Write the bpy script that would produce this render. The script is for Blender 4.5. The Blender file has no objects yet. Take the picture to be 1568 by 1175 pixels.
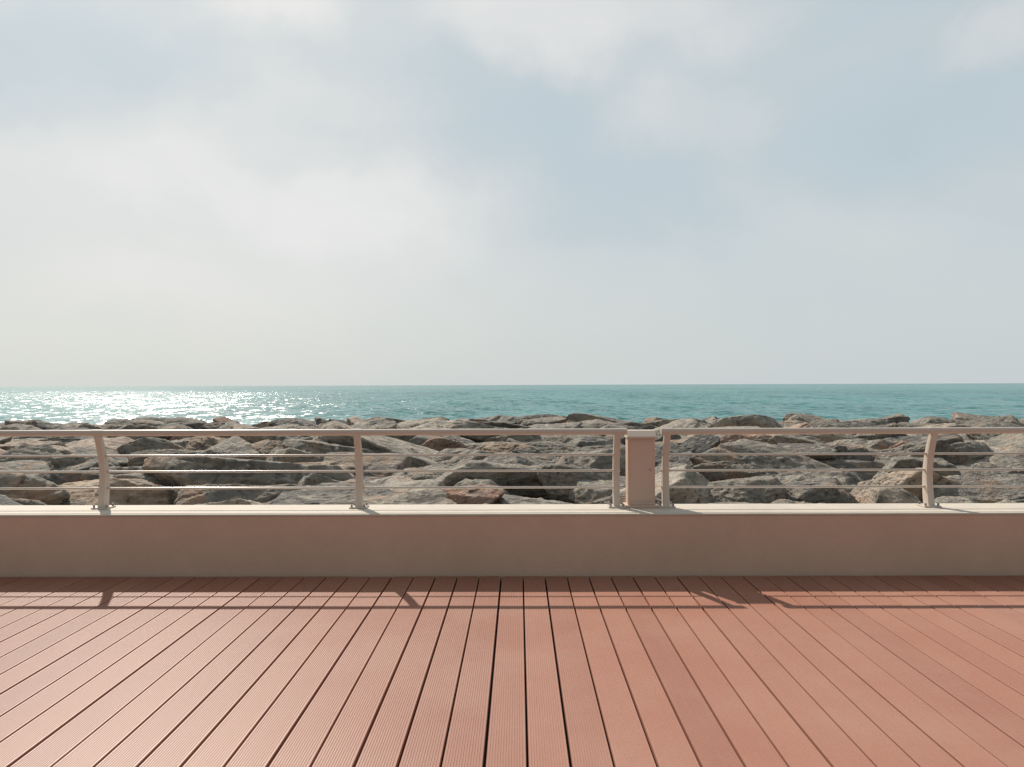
import bpy, math, random
import numpy as np
from mathutils import Vector, Matrix, noise
random.seed(31); rng=np.random.default_rng(7)
S=bpy.context.scene
col=S.collection
S.view_settings.view_transform='Standard'
S.view_settings.look='None'; S.view_settings.exposure=0; S.view_settings.gamma=1

# ---------------- helpers
def link(o,parent=None):
    col.objects.link(o)
    if parent: o.parent=parent
    return o
def mesh_obj(name,verts,faces,mat,parent=None,smooth=False):
    me=bpy.data.meshes.new(name); me.from_pydata([tuple(v) for v in verts],[],faces); me.update()
    me.materials.append(mat)
    if smooth: me.polygons.foreach_set('use_smooth',[True]*len(me.polygons))
    return link(bpy.data.objects.new(name,me),parent)
def empty(name):
    e=bpy.data.objects.new(name,None); return link(e)
def newmat(name):
    m=bpy.data.materials.new(name); m.use_nodes=True
    nt=m.node_tree; b=nt.nodes['Principled BSDF']; return m,nt,b
def N(nt,t,**k):
    n=nt.nodes.new(t)
    for a,v in k.items(): setattr(n,a,v)
    return n
def L(nt,a,b): nt.links.new(a,b)
def math_n(nt,op,a,b=None,c=None,clamp=False):
    n=N(nt,'ShaderNodeMath',operation=op); n.use_clamp=clamp
    for i,v in enumerate((a,b,c)):
        if v is None: continue
        if isinstance(v,(int,float)): n.inputs[i].default_value=v
        else: L(nt,v,n.inputs[i])
    return n.outputs[0]
def ramp(nt,fac,stops):
    n=N(nt,'ShaderNodeValToRGB'); cr=n.color_ramp
    while len(cr.elements)<len(stops): cr.elements.new(0.5)
    for e,(p,c) in zip(cr.elements,stops): e.position=p; e.color=(*c,1)
    L(nt,fac,n.inputs[0]); return n.outputs[0]
def mixc(nt,fac,a,b,blend='MIX'):
    n=N(nt,'ShaderNodeMix',data_type='RGBA',blend_type=blend)
    for s,v in ((n.inputs['Factor'],fac),(n.inputs[6],a),(n.inputs[7],b)):
        if isinstance(v,(int,float)): s.default_value=v
        elif isinstance(v,tuple): s.default_value=(*v,1)
        else: L(nt,v,s)
    return n.outputs[2]
def noise_n(nt,vec,scale,detail=5,rough=0.55,dist=0):
    n=N(nt,'ShaderNodeTexNoise'); n.inputs['Scale'].default_value=scale
    n.inputs['Detail'].default_value=detail; n.inputs['Roughness'].default_value=rough
    n.inputs['Distortion'].default_value=dist
    if vec is not None: L(nt,vec,n.inputs['Vector'])
    return n.outputs[0]
def mapping(nt,vec,scale,rot=(0,0,0)):
    n=N(nt,'ShaderNodeMapping'); n.inputs['Scale'].default_value=scale; n.inputs['Rotation'].default_value=rot
    L(nt,vec,n.inputs['Vector']); return n.outputs[0]
def bump(nt,h,strength,dist,normal=None):
    n=N(nt,'ShaderNodeBump'); n.inputs['Strength'].default_value=strength; n.inputs['Distance'].default_value=dist
    L(nt,h,n.inputs['Height'])
    if normal is not None: L(nt,normal,n.inputs['Normal'])
    return n.outputs[0]
def pos(nt): return N(nt,'ShaderNodeNewGeometry').outputs['Position']

# ---------------- materials
def paint(name,colr,rough,var=0.06,spec=0.5,bs=0.15,bd=0.002,scale=300):
    m,nt,b=newmat(name); p=pos(nt)
    n1=noise_n(nt,p,1.3,5); n2=noise_n(nt,p,9,4)
    f=math_n(nt,'ADD',math_n(nt,'MULTIPLY',n1,0.6),math_n(nt,'MULTIPLY',n2,0.4))
    d=tuple(c*(1-var*2.2) for c in colr); l=tuple(min(1,c*(1+var)) for c in colr)
    L(nt,ramp(nt,f,[(0.3,d),(0.65,l)]),b.inputs['Base Color'])
    b.inputs['Roughness'].default_value=rough
    b.inputs['Specular IOR Level'].default_value=spec
    L(nt,bump(nt,noise_n(nt,p,scale,3),bs,bd),b.inputs['Normal'])
    return m
m_wall=paint('wall_stucco',(0.68,0.485,0.365),0.85,0.035,0.2,0.8,0.004,110)
m_cap=paint('wall_cap_stone',(0.60,0.535,0.45),0.75,0.06,0.3,0.3,0.003,120)
m_metal=paint('railing_painted_metal',(0.60,0.51,0.43),0.36,0.03,0.5,0.05,0.001,400)
m_rod=paint('railing_rod_metal',(0.60,0.54,0.48),0.26,0.03,0.6,0.03,0.001,400)
m_rod.node_tree.nodes['Principled BSDF'].inputs['Metallic'].default_value=0.3
m_box=paint('box_enamel',(0.62,0.455,0.36),0.5,0.03,0.4,0.08,0.001,300)
m_lid=paint('box_lid_enamel',(0.62,0.51,0.43),0.45,0.03,0.4,0.08,0.001,300)
m_bolt=paint('bolt_steel',(0.3,0.27,0.25),0.4,0.1)
m_dark=paint('deck_gap_shade',(0.02,0.016,0.014),0.9,0.1)  # near-black colour stands for the shade seen through the board gaps

PITCH=0.171; GX=0.03
def deck_mat():
    m,nt,b=newmat('composite_decking'); p=pos(nt)
    sp=N(nt,'ShaderNodeSeparateXYZ'); L(nt,p,sp.inputs[0])
    idx=math_n(nt,'FLOOR',math_n(nt,'DIVIDE',math_n(nt,'SUBTRACT',sp.outputs[0],GX),PITCH))
    wn=N(nt,'ShaderNodeTexWhiteNoise',noise_dimensions='1D'); L(nt,idx,wn.inputs['W'])
    base=ramp(nt,wn.outputs['Value'],[(0,(0.305,0.123,0.079)),(0.5,(0.335,0.137,0.088)),(1,(0.362,0.154,0.100))])
    st=noise_n(nt,mapping(nt,p,(60,1.2,1)),1,5,0.6)
    base=mixc(nt,math_n(nt,'MULTIPLY',st,0.25),base,(0.47,0.25,0.175))
    dirt=noise_n(nt,p,0.9,6,0.62)
    dm=ramp(nt,dirt,[(0.42,(0,0,0)),(0.75,(1,1,1))])
    base=mixc(nt,math_n(nt,'MULTIPLY',dm,0.5),base,(0.42,0.245,0.175))
    fine=noise_n(nt,p,60,4,0.7)
    base=mixc(nt,math_n(nt,'MULTIPLY',ramp(nt,fine,[(0.55,(0,0,0)),(0.75,(1,1,1))]),0.35),base,(0.20,0.08,0.06))
    L(nt,base,b.inputs['Base Color'])
    L(nt,math_n(nt,'ADD',0.38,math_n(nt,'MULTIPLY',dirt,0.22)),b.inputs['Roughness'])
    b.inputs['Specular IOR Level'].default_value=0.5
    L(nt,bump(nt,noise_n(nt,mapping(nt,p,(300,25,100)),1,3),0.35,0.001),b.inputs['Normal'])
    return m
m_deck=deck_mat()

def rock_mat():
    m,nt,b=newmat('limestone_boulder')
    tc=N(nt,'ShaderNodeTexCoord').outputs['Object']; oi=N(nt,'ShaderNodeObjectInfo')
    cb=N(nt,'ShaderNodeCombineXYZ')
    for i in range(3): L(nt,math_n(nt,'MULTIPLY',oi.outputs['Random'],[37.,91.,53.][i]),cb.inputs[i])
    add=N(nt,'ShaderNodeVectorMath',operation='ADD'); L(nt,tc,add.inputs[0]); L(nt,cb.outputs[0],add.inputs[1]); v=add.outputs[0]
    base=ramp(nt,oi.outputs['Random'],[(0,(0.13,0.125,0.12)),(0.14,(0.31,0.28,0.235)),(0.28,(0.17,0.16,0.145)),(0.42,(0.39,0.345,0.285)),
        (0.54,(0.12,0.12,0.12)),(0.66,(0.33,0.29,0.235)),(0.77,(0.22,0.205,0.18)),(0.87,(0.38,0.275,0.195)),(0.94,(0.44,0.385,0.32)),(1,(0.36,0.18,0.125))])
    n1=noise_n(nt,v,1.3,6,0.6,0.4); n2=noise_n(nt,v,6,5,0.65); n3=noise_n(nt,mapping(nt,v,(1,1,3)),2.6,5,0.62,0.8)
    base=mixc(nt,ramp(nt,n1,[(0.50,(0,0,0)),(0.66,(0.65,0.65,0.65))]),base,(0.09,0.087,0.082))
    base=mixc(nt,ramp(nt,n3,[(0.50,(0,0,0)),(0.66,(0.6,0.6,0.6))]),base,(0.50,0.44,0.36))
    base=mixc(nt,ramp(nt,math_n(nt,'SUBTRACT',1.0,n1),[(0.55,(0,0,0)),(0.67,(0.55,0.55,0.55))]),base,(0.43,0.26,0.16))
    base=mixc(nt,ramp(nt,n2,[(0.33,(0.8,0.8,0.8)),(0.46,(0,0,0))]),base,(0.07,0.066,0.06))
    L(nt,base,b.inputs['Base Color'])
    b.inputs['Roughness'].default_value=0.85; b.inputs['Specular IOR Level'].default_value=0.2
    h=math_n(nt,'ADD',math_n(nt,'MULTIPLY',n2,0.5),math_n(nt,'MULTIPLY',n3,0.5))
    L(nt,bump(nt,h,1.0,0.14),b.inputs['Normal'])
    return m
m_rock=rock_mat()

def sea_mat():
    m,nt,b=newmat('sea_water'); p=pos(nt)
    ln=N(nt,'ShaderNodeVectorMath',operation='LENGTH'); L(nt,p,ln.inputs[0]); dist=ln.outputs['Value']
    a=noise_n(nt,mapping(nt,p,(0.012,0.004,1)),1,5,0.6)
    s=noise_n(nt,mapping(nt,p,(0.30,0.10,1)),1,4,0.7)
    big=noise_n(nt,mapping(nt,p,(0.05,0.012,1)),1,5,0.7)
    f=math_n(nt,'ADD',math_n(nt,'MULTIPLY',a,0.35),math_n(nt,'ADD',math_n(nt,'MULTIPLY',s,0.35),math_n(nt,'MULTIPLY',big,0.3)))
    c=ramp(nt,f,[(0.38,(0.022,0.13,0.135)),(0.5,(0.050,0.215,0.212)),(0.62,(0.10,0.29,0.28))])
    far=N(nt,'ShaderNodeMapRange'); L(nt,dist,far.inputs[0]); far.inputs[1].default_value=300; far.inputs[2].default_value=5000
    c=mixc(nt,math_n(nt,'MULTIPLY',far.outputs[0],0.6),c,(0.10,0.225,0.225))  # aerial haze painted into the water colour with distance
    L(nt,c,b.inputs['Base Color'])
    b.inputs['Roughness'].default_value=0.22
    b.inputs['IOR'].default_value=1.33
    b.inputs['Specular IOR Level'].default_value=0.42
    def nz3(sc,det):
        n=N(nt,'ShaderNodeTexNoise'); n.inputs['Scale'].default_value=1; n.inputs['Detail'].default_value=det; n.inputs['Roughness'].default_value=0.68
        L(nt,mapping(nt,p,sc),n.inputs['Vector'])
        q=N(nt,'ShaderNodeSeparateXYZ')
        L(nt,n.outputs['Color'],q.inputs[0]); return q.outputs
    o1=nz3((0.6,0.24,1),4); o2=nz3((0.12,0.035,1),3)
    fr=N(nt,'ShaderNodeMapRange',interpolation_type='SMOOTHSTEP'); L(nt,dist,fr.inputs[0]); fr.inputs[1].default_value=200; fr.inputs[2].default_value=1200; fr.inputs[3].default_value=1.0; fr.inputs[4].default_value=0.40
    def sl(i,am1,am2): 
        return math_n(nt,'ADD',math_n(nt,'MULTIPLY',math_n(nt,'SUBTRACT',o1[i],0.5),am1),math_n(nt,'MULTIPLY',math_n(nt,'SUBTRACT',o2[i],0.5),am2))
    nx=sl(0,1.65,0.5)
    ny=math_n(nt,'MULTIPLY',math_n(nt,'ABSOLUTE',math_n(nt,'ADD',sl(1,1.9,1.0),0.08)),-1.0)
    ny=math_n(nt,'MULTIPLY',ny,fr.outputs[0])
    cx=N(nt,'ShaderNodeCombineXYZ'); L(nt,nx,cx.inputs[0]); L(nt,math_n(nt,'SUBTRACT',ny,0.03),cx.inputs[1]); cx.inputs[2].default_value=1
    nn=N(nt,'ShaderNodeVectorMath',operation='NORMALIZE'); L(nt,cx.outputs[0],nn.inputs[0])
    L(nt,nn.outputs[0],b.inputs['Normal'])
    return m
m_sea=sea_mat()

# ---------------- sea + ground
SEA=-3.0
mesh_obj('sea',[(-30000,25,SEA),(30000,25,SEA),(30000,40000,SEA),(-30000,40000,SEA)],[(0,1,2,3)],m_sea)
m_gr=paint('promenade_paving',(0.38,0.33,0.29),0.9,0.1)
m_rub=paint('rubble_base_shade',(0.03,0.028,0.026),0.95,0.3,0.2,1,0.1,3)  # near-black colour paints the deep shade in the gaps between boulders
mesh_obj('ground',[(-400,-400,-0.09),(400,-400,-0.09),(400,6.62,-0.09),(-400,6.62,-0.09)],[(0,1,2,3)],m_gr)
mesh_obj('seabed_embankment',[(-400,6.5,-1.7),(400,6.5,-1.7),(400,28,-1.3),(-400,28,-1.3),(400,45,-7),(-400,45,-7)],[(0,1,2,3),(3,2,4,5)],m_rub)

# ---------------- boardwalk deck (grooved composite boards)
def deck():
    gap=0.0105; w=PITCH-gap; vs=[]; fs=[]
    ng=13; prof=[]
    e=0.004; prof.append((0,-0.025)); prof.append((0,-e)); prof.append((0.0025,0))
    m0=0.008; gw=(w-2*m0)/ng
    for i in range(ng):
        x=m0+i*gw
        prof+=[(x+gw*0.28,0),(x+gw*0.38,-0.0020),(x+gw*0.62,-0.0020),(x+gw*0.72,0)]
    prof+=[(w-0.0025,0),(w,-e),(w,-0.025)]
    n=len(prof)
    for k in range(-90,90):
        x0=GX+k*PITCH+gap/2+rng.normal(0,0.0009)
        dz=rng.normal(0,0.0007)
        b=len(vs)
        yb2=6.145+rng.normal(0,0.002)
        for (px,pz) in prof: vs.append((x0+px,-7.0,pz+dz))
        for (px,pz) in prof: vs.append((x0+px,yb2,pz+dz))
        for i in range(n-1): fs.append((b+i,b+i+1,b+n+i+1,b+n+i))
        fs.append(tuple(b+n+i for i in range(n)))
    return mesh_obj('boardwalk_deck',vs,fs,m_deck)
deck()
mesh_obj('under_deck_shade_sheet',[(-18,-7.2,-0.04),(18,-7.2,-0.04),(18,6.15,-0.04),(-18,6.15,-0.04)],[(0,1,2,3)],m_dark)  # sheet coloured dark as the shade below the boards

# ---------------- parapet wall
def extrude_x(name,prof,x0,x1,mat,parent,nseg=1):
    vs=[];fs=[];n=len(prof)
    for s in range(nseg+1):
        x=x0+(x1-x0)*s/nseg
        for (y,z) in prof: vs.append((x,y,z))
    for s in range(nseg):
        for i in range(n):
            j=(i+1)%n; a=s*n
            fs.append((a+i,a+j,a+n+j,a+n+i))
    fs.append(tuple(range(n))[::-1]); fs.append(tuple(nseg*n+i for i in range(n)))
    return mesh_obj(name,vs,fs,mat,parent)
WF=6.16; WB=6.66; WH=0.487
wall=empty('parapet_wall')
def rr(y0,y1,z0,z1,r,k=4):
    out=[]
    for cy,cz,a0 in ((y1-r,z1-r,0),(y0+r,z1-r,90),(y0+r,z0+r,180),(y1-r,z0+r,270)):
        for i in range(k+1):
            a=math.radians(a0+90*i/k); out.append((cy+r*math.cos(a),cz+r*math.sin(a)))
    return out[::-1]
extrude_x('wall_body',[(WF+0.006,-1.8),(WF+0.006,WH-0.02),(WB-0.012,WH-0.02),(WB-0.012,-1.8)],-30,30,m_wall,wall)
extrude_x('wall_cap',rr(WF,WB,WH-0.02,WH,0.009),-30,30,m_cap,wall)

# ---------------- railing
def tube(name,pts,r,mat,parent,seg=20):
    vs=[];fs=[]
    P=[Vector(p) for p in pts]
    for i,p in enumerate(P):
        t=(P[min(i+1,len(P)-1)]-P[max(i-1,0)]).normalized()
        u=t.orthogonal().normalized() if abs(t.x)<0.9 else Vector((0,1,0)); u=(u-t*u.dot(t)).normalized(); w=t.cross(u)
        for k in range(seg):
            a=2*math.pi*k/seg; vs.append(p+r*(math.cos(a)*u+math.sin(a)*w))
    for i in range(len(P)-1):
        for k in range(seg):
            j=(k+1)%seg; fs.append((i*seg+k,i*seg+j,(i+1)*seg+j,(i+1)*seg+k))
    nb=len(fs); nv=len(vs)
    vs+=vs[:seg]; vs+=vs[nv-seg:nv]
    fs.append(tuple(nv+k for k in range(seg))[::-1]); fs.append(tuple(nv+seg+k for k in range(seg)))
    o=mesh_obj(name,vs,fs,mat,parent,True)
    for f in o.data.polygons[nb:]: f.use_smooth=False
    return o
RAILZ=1.116; RAILY=6.40
def post_y(t):
    return 6.485+0.038*math.sin(min(t,1)*math.pi*0.9)-0.097*t**2.2
def post(name,x,parent):
    vs=[];fs=[];NS=16;z0=WH+0.012;z1=RAILZ-0.012
    for s in range(NS+1):
        t=s/NS; z=z0+(z1-z0)*t; yc=post_y(t); hd=0.048*(1-t)+0.026*t; hw=0.026; r=0.007
        ring=[]
        for cx,cy,a0 in ((hw-r,hd-r,0),(-hw+r,hd-r,90),(-hw+r,-hd+r,180),(hw-r,-hd+r,270)):
            for i in range(4):
                a=math.radians(a0+30*i); ring.append((x+cx+r*math.cos(a),yc+cy+r*math.sin(a),z))
        n=len(ring); vs+=ring
    for s in range(NS):
        for i in range(n):
            j=(i+1)%n; fs.append((s*n+i,s*n+j,(s+1)*n+j,(s+1)*n+i))
    mesh_obj(name,vs,fs,m_metal,parent,True)
def boxm(name,x0,x1,y0,y1,z0,z1,mat,parent,bev=0.003):
    vs=[(x,y,z) for z in (z0,z1) for y in (y0,y1) for x in (x0,x1)]
    fs=[(0,2,3,1),(4,5,7,6),(0,1,5,4),(2,6,7,3),(0,4,6,2),(1,3,7,5)]
    o=mesh_obj(name,vs,fs,mat,parent)
    if bev:
        b=o.modifiers.new('b','BEVEL'); b.width=bev; b.segments=3; b.limit_method='ANGLE'
    return o
def bolt(name,x,y,z,parent):
    tube(name,[(x,y,z),(x,y,z+0.022)],0.009,m_bolt,parent,6)
def railing(posts,x0,x1,rx0,rx1):
    e=empty('metal_railing')
    tube('top_rail',[(x0,RAILY,RAILZ),(x1,RAILY,RAILZ)],0.0265,m_metal,e,32)
    for i,z in enumerate((0.922,0.787,0.649)):
        t=(z-WH)/(RAILZ-WH); y=post_y(t)
        tube('rod_%d'%(i+1),[(rx0,y,z),(rx1,y,z)],0.0092,m_rod,e,16)
    for i,x in enumerate(posts):
        post('post_%d'%(i+1),x,e)
        boxm('base_plate_%d'%(i+1),x-0.07,x+0.07,6.42,6.56,WH+0.001,WH+0.013,m_metal,e)
        for j,(dx,dy) in enumerate(((-0.052,-0.05),(0.052,-0.05),(-0.052,0.05),(0.052,0.05))):
            bolt('bolt_%d_%d'%(i+1,j+1),x+dx,6.49+dy,WH+0.012,e)
        tube('rail_sleeve_%d'%(i+1),[(x-0.045,RAILY,RAILZ),(x+0.045,RAILY,RAILZ)],0.0285,m_metal,e,32)
        for k,z in enumerate((0.922,0.787,0.649)):
            y=post_y((z-WH)/(RAILZ-WH)); tube('rod_collar_%d_%d'%(i+1,k+1),[(x-0.034,y,z),(x+0.034,y,z)],0.013,m_metal,e,16)
lp=[0.805-2.13*k for k in range(0,8)]; rp=[1.212+2.165*k for k in range(0,7)]
railing(lp,lp[-1]-0.8,0.882,lp[-1]-0.8,0.805)
railing(rp,1.160,rp[-1]+0.8,1.212,rp[-1]+0.8)

# ---------------- utility pedestal box
ub=empty('utility_box')
bx0,bx1=0.888,1.128; by0,by1=6.44,6.60
boxm('cabinet',bx0+0.008,bx1-0.008,by0+0.01,by1-0.008,WH+0.02,1.055,m_box,ub,0.006)
boxm('foot_flange',bx0-0.012,bx1+0.012,by0-0.012,by1+0.012,WH+0.001,WH+0.021,m_box,ub,0.004)
z0,z1,z2=1.056,1.072,1.120
lid=mesh_obj('sloped_lid',[(bx0,by0-0.008,z0),(bx1,by0-0.008,z0),(bx1,by1,z0),(bx0,by1,z0),
  (bx0,by0-0.008,z1),(bx1,by0-0.008,z1),(bx1,by0+0.05,z2),(bx0,by0+0.05,z2),(bx1,by1,z2),(bx0,by1,z2)],
  [(3,2,1,0),(0,1,5,4),(4,5,6,7),(7,6,8,9),(9,8,2,3),(0,4,7,9,3),(1,2,8,6,5)],m_lid,ub)
bm=lid.modifiers.new('b','BEVEL'); bm.width=0.004; bm.segments=3
boxm('door_panel',bx0+0.028,bx1-0.028,by0+0.006,by0+0.0105,WH+0.055,1.03,m_box,ub,0.002)
tube('door_lock',[(bx1-0.05,by0+0.007,0.80),(bx1-0.05,by0-0.001,0.80)],0.008,m_bolt,ub,16)

# ---------------- boulders
import bmesh
bmx=bmesh.new(); bmesh.ops.create_icosphere(bmx,subdivisions=6,radius=1)
ico=np.array([v.co[:] for v in bmx.verts]); icof=[tuple(v.index for v in f.verts) for f in bmx.faces]; bmx.free()
ico/=np.linalg.norm(ico,axis=1)[:,None]
NV=26; rocks=[]
class VN:
    def __init__(s,seed): s.t=np.random.default_rng(seed).random((32,32,32))*2-1
    def __call__(s,p):
        i=np.floor(p).astype(int); f=p-i; f=f*f*f*(f*(f*6-15)+10); o=0
        for dx in (0,1):
            for dy in (0,1):
                for dz in (0,1):
                    w=(f[:,0] if dx else 1-f[:,0])*(f[:,1] if dy else 1-f[:,1])*(f[:,2] if dz else 1-f[:,2])
                    o=o+w*s.t[(i[:,0]+dx)%32,(i[:,1]+dy)%32,(i[:,2]+dz)%32]
        return o
for r in range(NV):
    vn=VN(r+100)
    npl=rng.integers(9,15)
    nrm=rng.normal(size=(npl,3)); nrm/=np.linalg.norm(nrm,axis=1)[:,None]
    d=rng.uniform(0.66,1.0,npl)
    tp=np.array([[rng.normal(0,.22),rng.normal(0,.22),1],[0,0,-1.]]); tp/=np.linalg.norm(tp,axis=1)[:,None]
    nrm=np.vstack([nrm,tp]); d=np.append(d,[rng.uniform(0.58,0.8),0.7])
    dots=ico@nrm.T
    rr_=np.where(dots>0.02,d/np.maximum(dots,0.02),9)
    k=32.0
    rad=-np.log(np.exp(-k*rr_).sum(1))/k
    rad=np.clip(rad,0.2,1.35)
    v=ico*rad[:,None]
    disp=np.zeros(len(v)); 
    for o,(fr,am) in enumerate(((1.4,0.10),(3.0,0.045),(6.5,0.024),(14,0.013),(30,0.006))):
        n=vn(v*fr+o*11.3+50); disp+=am*(n if o<1 else (0.5-np.abs(n))*1.6)
    sdir=rng.normal(0,0.3,3); sdir[2]=1; sdir/=np.linalg.norm(sdir)
    hgt=v@sdir*rng.uniform(2.0,4.0)+0.5*vn(v*1.5+9)
    led=(hgt-np.floor(hgt)); led=np.clip(led*5,0,1)-1
    disp+=(0.05 if r%2 else 0.025)*led
    v=v+ico*disp[:,None]
    sc=np.array([rng.uniform(1.05,1.5),rng.uniform(0.8,1.1),rng.uniform(0.6,0.85)]); v*=sc
    me=bpy.data.meshes.new('boulder_mesh_%d'%r); me.from_pydata(v.tolist(),[],icof); me.update()
    me.polygons.foreach_set('use_smooth',[True]*len(me.polygons)); me.materials.append(m_rock)
    rocks.append(me)
tops=[max(v.co.z for v in me.vertices) for me in rocks]
br=empty('breakwater_boulders')
cnt=0
def surf(y):
    if y<27: return 0.05+ (y-8)*0.0220
    return 0.468-(y-27)*0.42
for layer in (0,1):
    y=7.9 if layer==0 else 8.3
    while y<36:
        halfw=min(30,y*0.85+7)
        x=-halfw+random.uniform(0,1)
        far=(y>18)
        while x<halfw:
            s=random.choice((0.40,0.55,0.68,0.8,0.95,1.08))*random.uniform(0.9,1.1) if layer==0 else random.uniform(0.6,0.9)
            if far: s=min(s,0.98)
            ri=random.randrange(NV)
            o=bpy.data.objects.new('boulder_%d'%cnt,rocks[ri]); cnt+=1
            col.objects.link(o); o.parent=br
            yy=y+random.uniform(-0.4,0.4)
            zs=s*random.uniform(0.8,1.1)
            z=surf(yy)-tops[ri]*zs+random.uniform(-0.30,0.05)*(0.6 if far else 1.2)
            if layer==1: z-=0.85
            if yy-s*1.1<6.8: yy=6.8+s*1.1
            o.location=(x+random.uniform(-.2,.2),yy,z)
            o.rotation_euler=(random.gauss(0.0,0.16),random.gauss(0,0.13),random.gauss(0,0.55)+random.choice((0,math.pi)))
            o.scale=(s,s,zs)
            x+=(1.17 if layer==0 else 1.45)*random.uniform(0.8,1.2)*(0.42+1.05*s)
        y+=(1.22 if layer==0 else 1.6)

# ---------------- sun + world
sd=Vector((-0.63,1.11,1.116)).normalized()
elev=math.asin(sd.z); az=math.atan2(sd.x,sd.y)
ld=bpy.data.lights.new('sun','SUN'); ld.energy=4.6; ld.angle=math.radians(0.6); ld.color=(1,0.92,0.82)
lo=link(bpy.data.objects.new('sun',ld)); lo.rotation_euler=sd.to_track_quat('Z','Y').to_euler(); lo.location=(-20,40,40)
W=bpy.data.worlds.new('World'); S.world=W; W.use_nodes=True; nt=W.node_tree
bg=nt.nodes['Background']; bg.inputs['Strength'].default_value=0.1
sky=N(nt,'ShaderNodeTexSky',sky_type='NISHITA'); sky.sun_disc=False; sky.sun_elevation=elev; sky.sun_rotation=az
sky.dust_density=3; sky.air_density=1.0
tc=N(nt,'ShaderNodeTexCoord').outputs['Generated']
nz=N(nt,'ShaderNodeTexNoise'); nz.inputs['Scale'].default_value=3.4; nz.inputs['Detail'].default_value=6; nz.inputs['Roughness'].default_value=0.58; L(nt,tc,nz.inputs['Vector'])
sub=N(nt,'ShaderNodeVectorMath',operation='SUBTRACT'); L(nt,nz.outputs['Color'],sub.inputs[0]); sub.inputs[1].default_value=(.5,.5,.5)
ma=N(nt,'ShaderNodeVectorMath',operation='MULTIPLY_ADD'); L(nt,sub.outputs[0],ma.inputs[0]); ma.inputs[1].default_value=(.32,.32,.28); L(nt,tc,ma.inputs[2])
vec=ma.outputs[0]
def dv(x,y): 
    v=Vector(((x-794)/1200,1,(590-y)/1200)); return v.normalized()
clouds=[(300,370,520,190,0.34),(560,330,180,70,0.20),(200,190,260,120,0.16),(390,15,110,70,0.46),(900,10,230,70,0.38),(1050,185,130,60,0.24),
        (1500,45,70,50,0.36),(1400,370,220,90,0.12),(640,60,160,90,0.08),(100,520,500,120,0.12),(880,470,260,70,0.12),
        (800,185,200,110,-0.26),(60,70,230,90,-0.24),(1250,120,280,170,-0.10),(940,330,150,80,-0.20),(1480,220,180,120,-0.08)]
tot=None
for (x,y,a,b_,amp) in clouds:
    c=dv(x,y)
    s1=N(nt,'ShaderNodeVectorMath',operation='SUBTRACT'); L(nt,vec,s1.inputs[0]); s1.inputs[1].default_value=c
    s2=N(nt,'ShaderNodeVectorMath',operation='MULTIPLY'); L(nt,s1.outputs[0],s2.inputs[0]); s2.inputs[1].default_value=(1200/a,1200/a,1200/b_)
    s3=N(nt,'ShaderNodeVectorMath',operation='LENGTH'); L(nt,s2.outputs[0],s3.inputs[0])
    mr=N(nt,'ShaderNodeMapRange',interpolation_type='SMOOTHERSTEP'); L(nt,s3.outputs['Value'],mr.inputs[0])
    mr.inputs[1].default_value=0.2; mr.inputs[2].default_value=1.5; mr.inputs[3].default_value=amp; mr.inputs[4].default_value=0
    tot=mr.outputs[0] if tot is None else math_n(nt,'ADD',tot,mr.outputs[0])
f1=noise_n(nt,mapping(nt,tc,(1,1,1.8)),2.6,7,0.55,0.5)
f=math_n(nt,'ADD',math_n(nt,'ADD',tot,0.42),math_n(nt,'MULTIPLY',math_n(nt,'SUBTRACT',f1,0.5),0.75),clamp=True)
cc=ramp(nt,f,[(0.0,(4.85,5.85,6.4)),(0.3,(5.4,6.2,6.6)),(0.55,(6.2,6.7,6.85)),(0.8,(7.1,7.3,7.3)),(1,(8.0,8.0,8.0))])
sz=N(nt,'ShaderNodeSeparateXYZ'); L(nt,tc,sz.inputs[0])
hz=N(nt,'ShaderNodeMapRange',interpolation_type='SMOOTHSTEP'); L(nt,sz.outputs[2],hz.inputs[0]); hz.inputs[1].default_value=0.0; hz.inputs[2].default_value=0.24; hz.inputs[3].default_value=0.75; hz.inputs[4].default_value=0
lr=N(nt,'ShaderNodeMapRange'); L(nt,sz.outputs[0],lr.inputs[0]); lr.inputs[1].default_value=-0.5; lr.inputs[2].default_value=0.5
hc=mixc(nt,lr.outputs[0],(7.1,7.3,6.95),(6.05,6.55,6.65))
cc=mixc(nt,hz.outputs[0],cc,hc)
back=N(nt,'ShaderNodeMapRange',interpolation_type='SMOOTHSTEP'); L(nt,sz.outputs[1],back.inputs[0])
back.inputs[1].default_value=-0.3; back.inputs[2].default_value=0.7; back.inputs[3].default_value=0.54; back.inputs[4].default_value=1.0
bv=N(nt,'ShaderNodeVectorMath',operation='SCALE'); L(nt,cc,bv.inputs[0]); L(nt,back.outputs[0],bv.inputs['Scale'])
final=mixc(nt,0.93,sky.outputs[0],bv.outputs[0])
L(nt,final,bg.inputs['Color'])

# ---------------- camera
cd=bpy.data.cameras.new('camera'); cam=link(bpy.data.objects.new('camera',cd)); S.camera=cam
cd.sensor_width=36; cd.lens=1200/1568*36; cd.clip_end=100000; cd.clip_start=0.05
yaw=math.radians(0.48); pitch=math.radians(0.10); roll=math.radians(0.2)
cam.matrix_world=Matrix.Translation((0,0,1.5))@Matrix.Rotation(yaw,4,'Z')@Matrix.Rotation(math.radians(90)+pitch,4,'X')@Matrix.Rotation(-roll,4,'Z')
